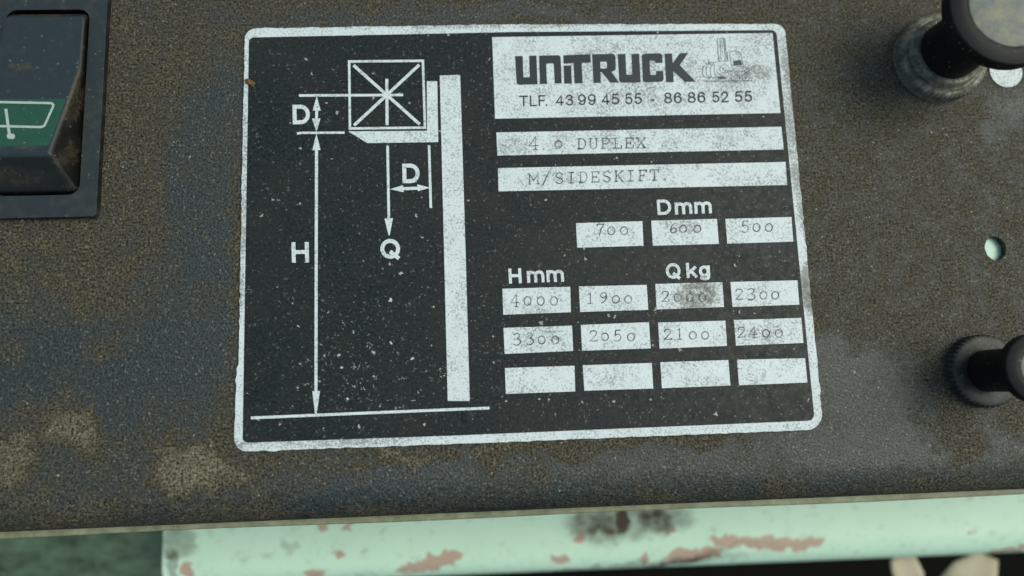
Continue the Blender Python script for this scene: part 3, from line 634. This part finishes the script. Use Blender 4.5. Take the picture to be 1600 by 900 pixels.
k2h = lathe('head', [(5, 15.6), (6.2, 15.8)] + arc(6.5, 16.8, 1.0, -90, -10) + [(7.5, 18)] + arc(6.9, 18.2, .6, 0, 60) + [(5.6, 19.2), (4.8, 19.4), (4.6, 19.2)], M_KNOB, k2)
lathe('top_disc', [(4.7, 19.1), (4.65, 19.3), (4.4, 19.4), (.5, 19.55)], M_DISC, k2h)
# ------------------------------------------------------------------ small marks on the panel
c = at(1571, 112, 0)
st = from_bm('round_sticker', prism([circ(c, 4.3 * MM, 40)], 0.00003, 0.00022), M_WHITE); tag(st, 'worn white round sticker dot beside the large pull knob', 'sticker')
# brown crumb lying on the plate border
c = at(391.5, 130, ZT); bm = bmesh.new(); bmesh.ops.create_icosphere(bm, subdivisions=3, radius=1.0)
for v in bm.verts:
    k = 1 + 0.28 * math.sin(v.co.x * 5 + 1) * math.cos(v.co.y * 4 + v.co.z * 3)
    x, y, z = v.co.x * 1.35 * k, v.co.y * .62 * k, (v.co.z + .8) * .42 * k
    a = math.radians(-32); v.co = Vector((c.x + (x * math.cos(a) - y * math.sin(a)) * MM, c.y + (x * math.sin(a) + y * math.cos(a)) * MM, ZT + z * MM))
cb = from_bm('dirt_crumb', bm, M_CRUMB, None, True); tag(cb, 'tiny brown crumb stuck on the left border of the plate', 'crumb')
# mint plate seen through the hole
h2 = at(1554, 388, -0.0045)
hp = from_bm('mint_bracket', plane_box(h2.x - .012, h2.x + .012, h2.y - .010, h2.y + .010, -.0044, -.0018), M_MINT); tag(hp, 'mint green metal seen through the round hole in the panel', 'bracket')
# ------------------------------------------------------------------ beam and things below
bl = at(262, 860, ZB); beam_x0 = bl.x
yb = at(1100, 884, ZB - .006).y
bp = [(0.06, 0)] + [(p[0], p[1]) for p in [(0.018, 0.0), (0.012, -.0002)]] + arc(.0085, -.0087, .0085, 88, 180, 10) + [(0, -.03), (.004, -.034)]
V = []; Fc = []; nb = 30; L0 = 0.36
for i in range(nb + 1):
    x = beam_x0 + L0 * i / nb
    V += [(x - (0.0016 * (1 if i == 0 else 0)) * (yy < .02), yb + yy - 0.0018 * math.sin((x - .02) * 9) * 0.4, ZB + zz) for yy, zz in bp]
k = len(bp)
for i in range(nb): Fc += [[i * k + j, i * k + j + 1, (i + 1) * k + j + 1, (i + 1) * k + j] for j in range(k - 1)]
Fc.append([j for j in range(k)][::-1]); Fc.append([nb * k + j for j in range(k)])
bo = mesh('painted_beam', V, Fc, M_BEAM, None, True)
bmm = bmesh.new(); bmm.from_mesh(bo.data); bmesh.ops.recalc_face_normals(bmm, faces=bmm.faces); bmm.to_mesh(bo.data); bmm.free()
es = bo.modifiers.new('split', 'EDGE_SPLIT'); es.split_angle = math.radians(50)
tag(bo, 'mint green painted metal beam with chipped red primer below the panel edge', 'beam')
p0 = at(-60, 800, -.1); p1 = at(300, 930, -.1)
og = from_bm('green_plate', plane_box(p0.x - .05, p1.x, p1.y - .06, p0.y + .06, -.104, -.1), M_OLD); tag(og, 'dull dark green metal plate at the lower left under the panel', 'metal plate')
def strip(px_pts, wmm, z, tilt, seed):
    """a flat, slightly curled dry strip along photo points, returned as vertices and faces"""
    r = random.Random(seed); pts = [at(x, y, z) for x, y in px_pts]; V = []; n = len(pts)
    for i, p in enumerate(pts):
        d = (pts[min(i + 1, n - 1)] - pts[max(i - 1, 0)]).normalized(); s_ = Vector((-d.y, d.x, 0))
        for a in (-1, -.66, -.33, 0, .33, .66, 1):
            V.append(p + s_ * a * (wmm[i] / 2 + r.uniform(-.25, .25)) * MM + Vector((0, 0, (-tilt * i + 0.9 * abs(a) + r.uniform(-.25, .25)) * MM)))
    return V, [[i * 7 + j, i * 7 + j + 1, i * 7 + j + 8, i * 7 + j + 7] for i in range(n - 1) for j in range(6)]
def leaf(parts, label):
    V = []; Fc = []
    for v, f in parts: Fc += [[i + len(V) for i in q] for q in f]; V += v
    o = mesh('dry_leaf', V, Fc, M_SCRAP, None, True); sd_ = o.modifiers.new('thick', 'SOLIDIFY'); sd_.thickness = 0.0006
    tag(o, label, 'leaf', 'dry leaves below the beam')
leaf([strip([(1404, 866), (1411, 880), (1419, 900), (1424, 930)], [9, 10.5, 11, 9], -.09, .6, 1)], 'pale beige broken dry leaf below the beam, the left one of two')
leaf([strip([(1538, 866), (1533, 882), (1520, 902), (1500, 932)], [9, 12, 17, 19], -.093, .5, 2)], 'pale beige folded dry leaf below the beam, nearest the right corner')
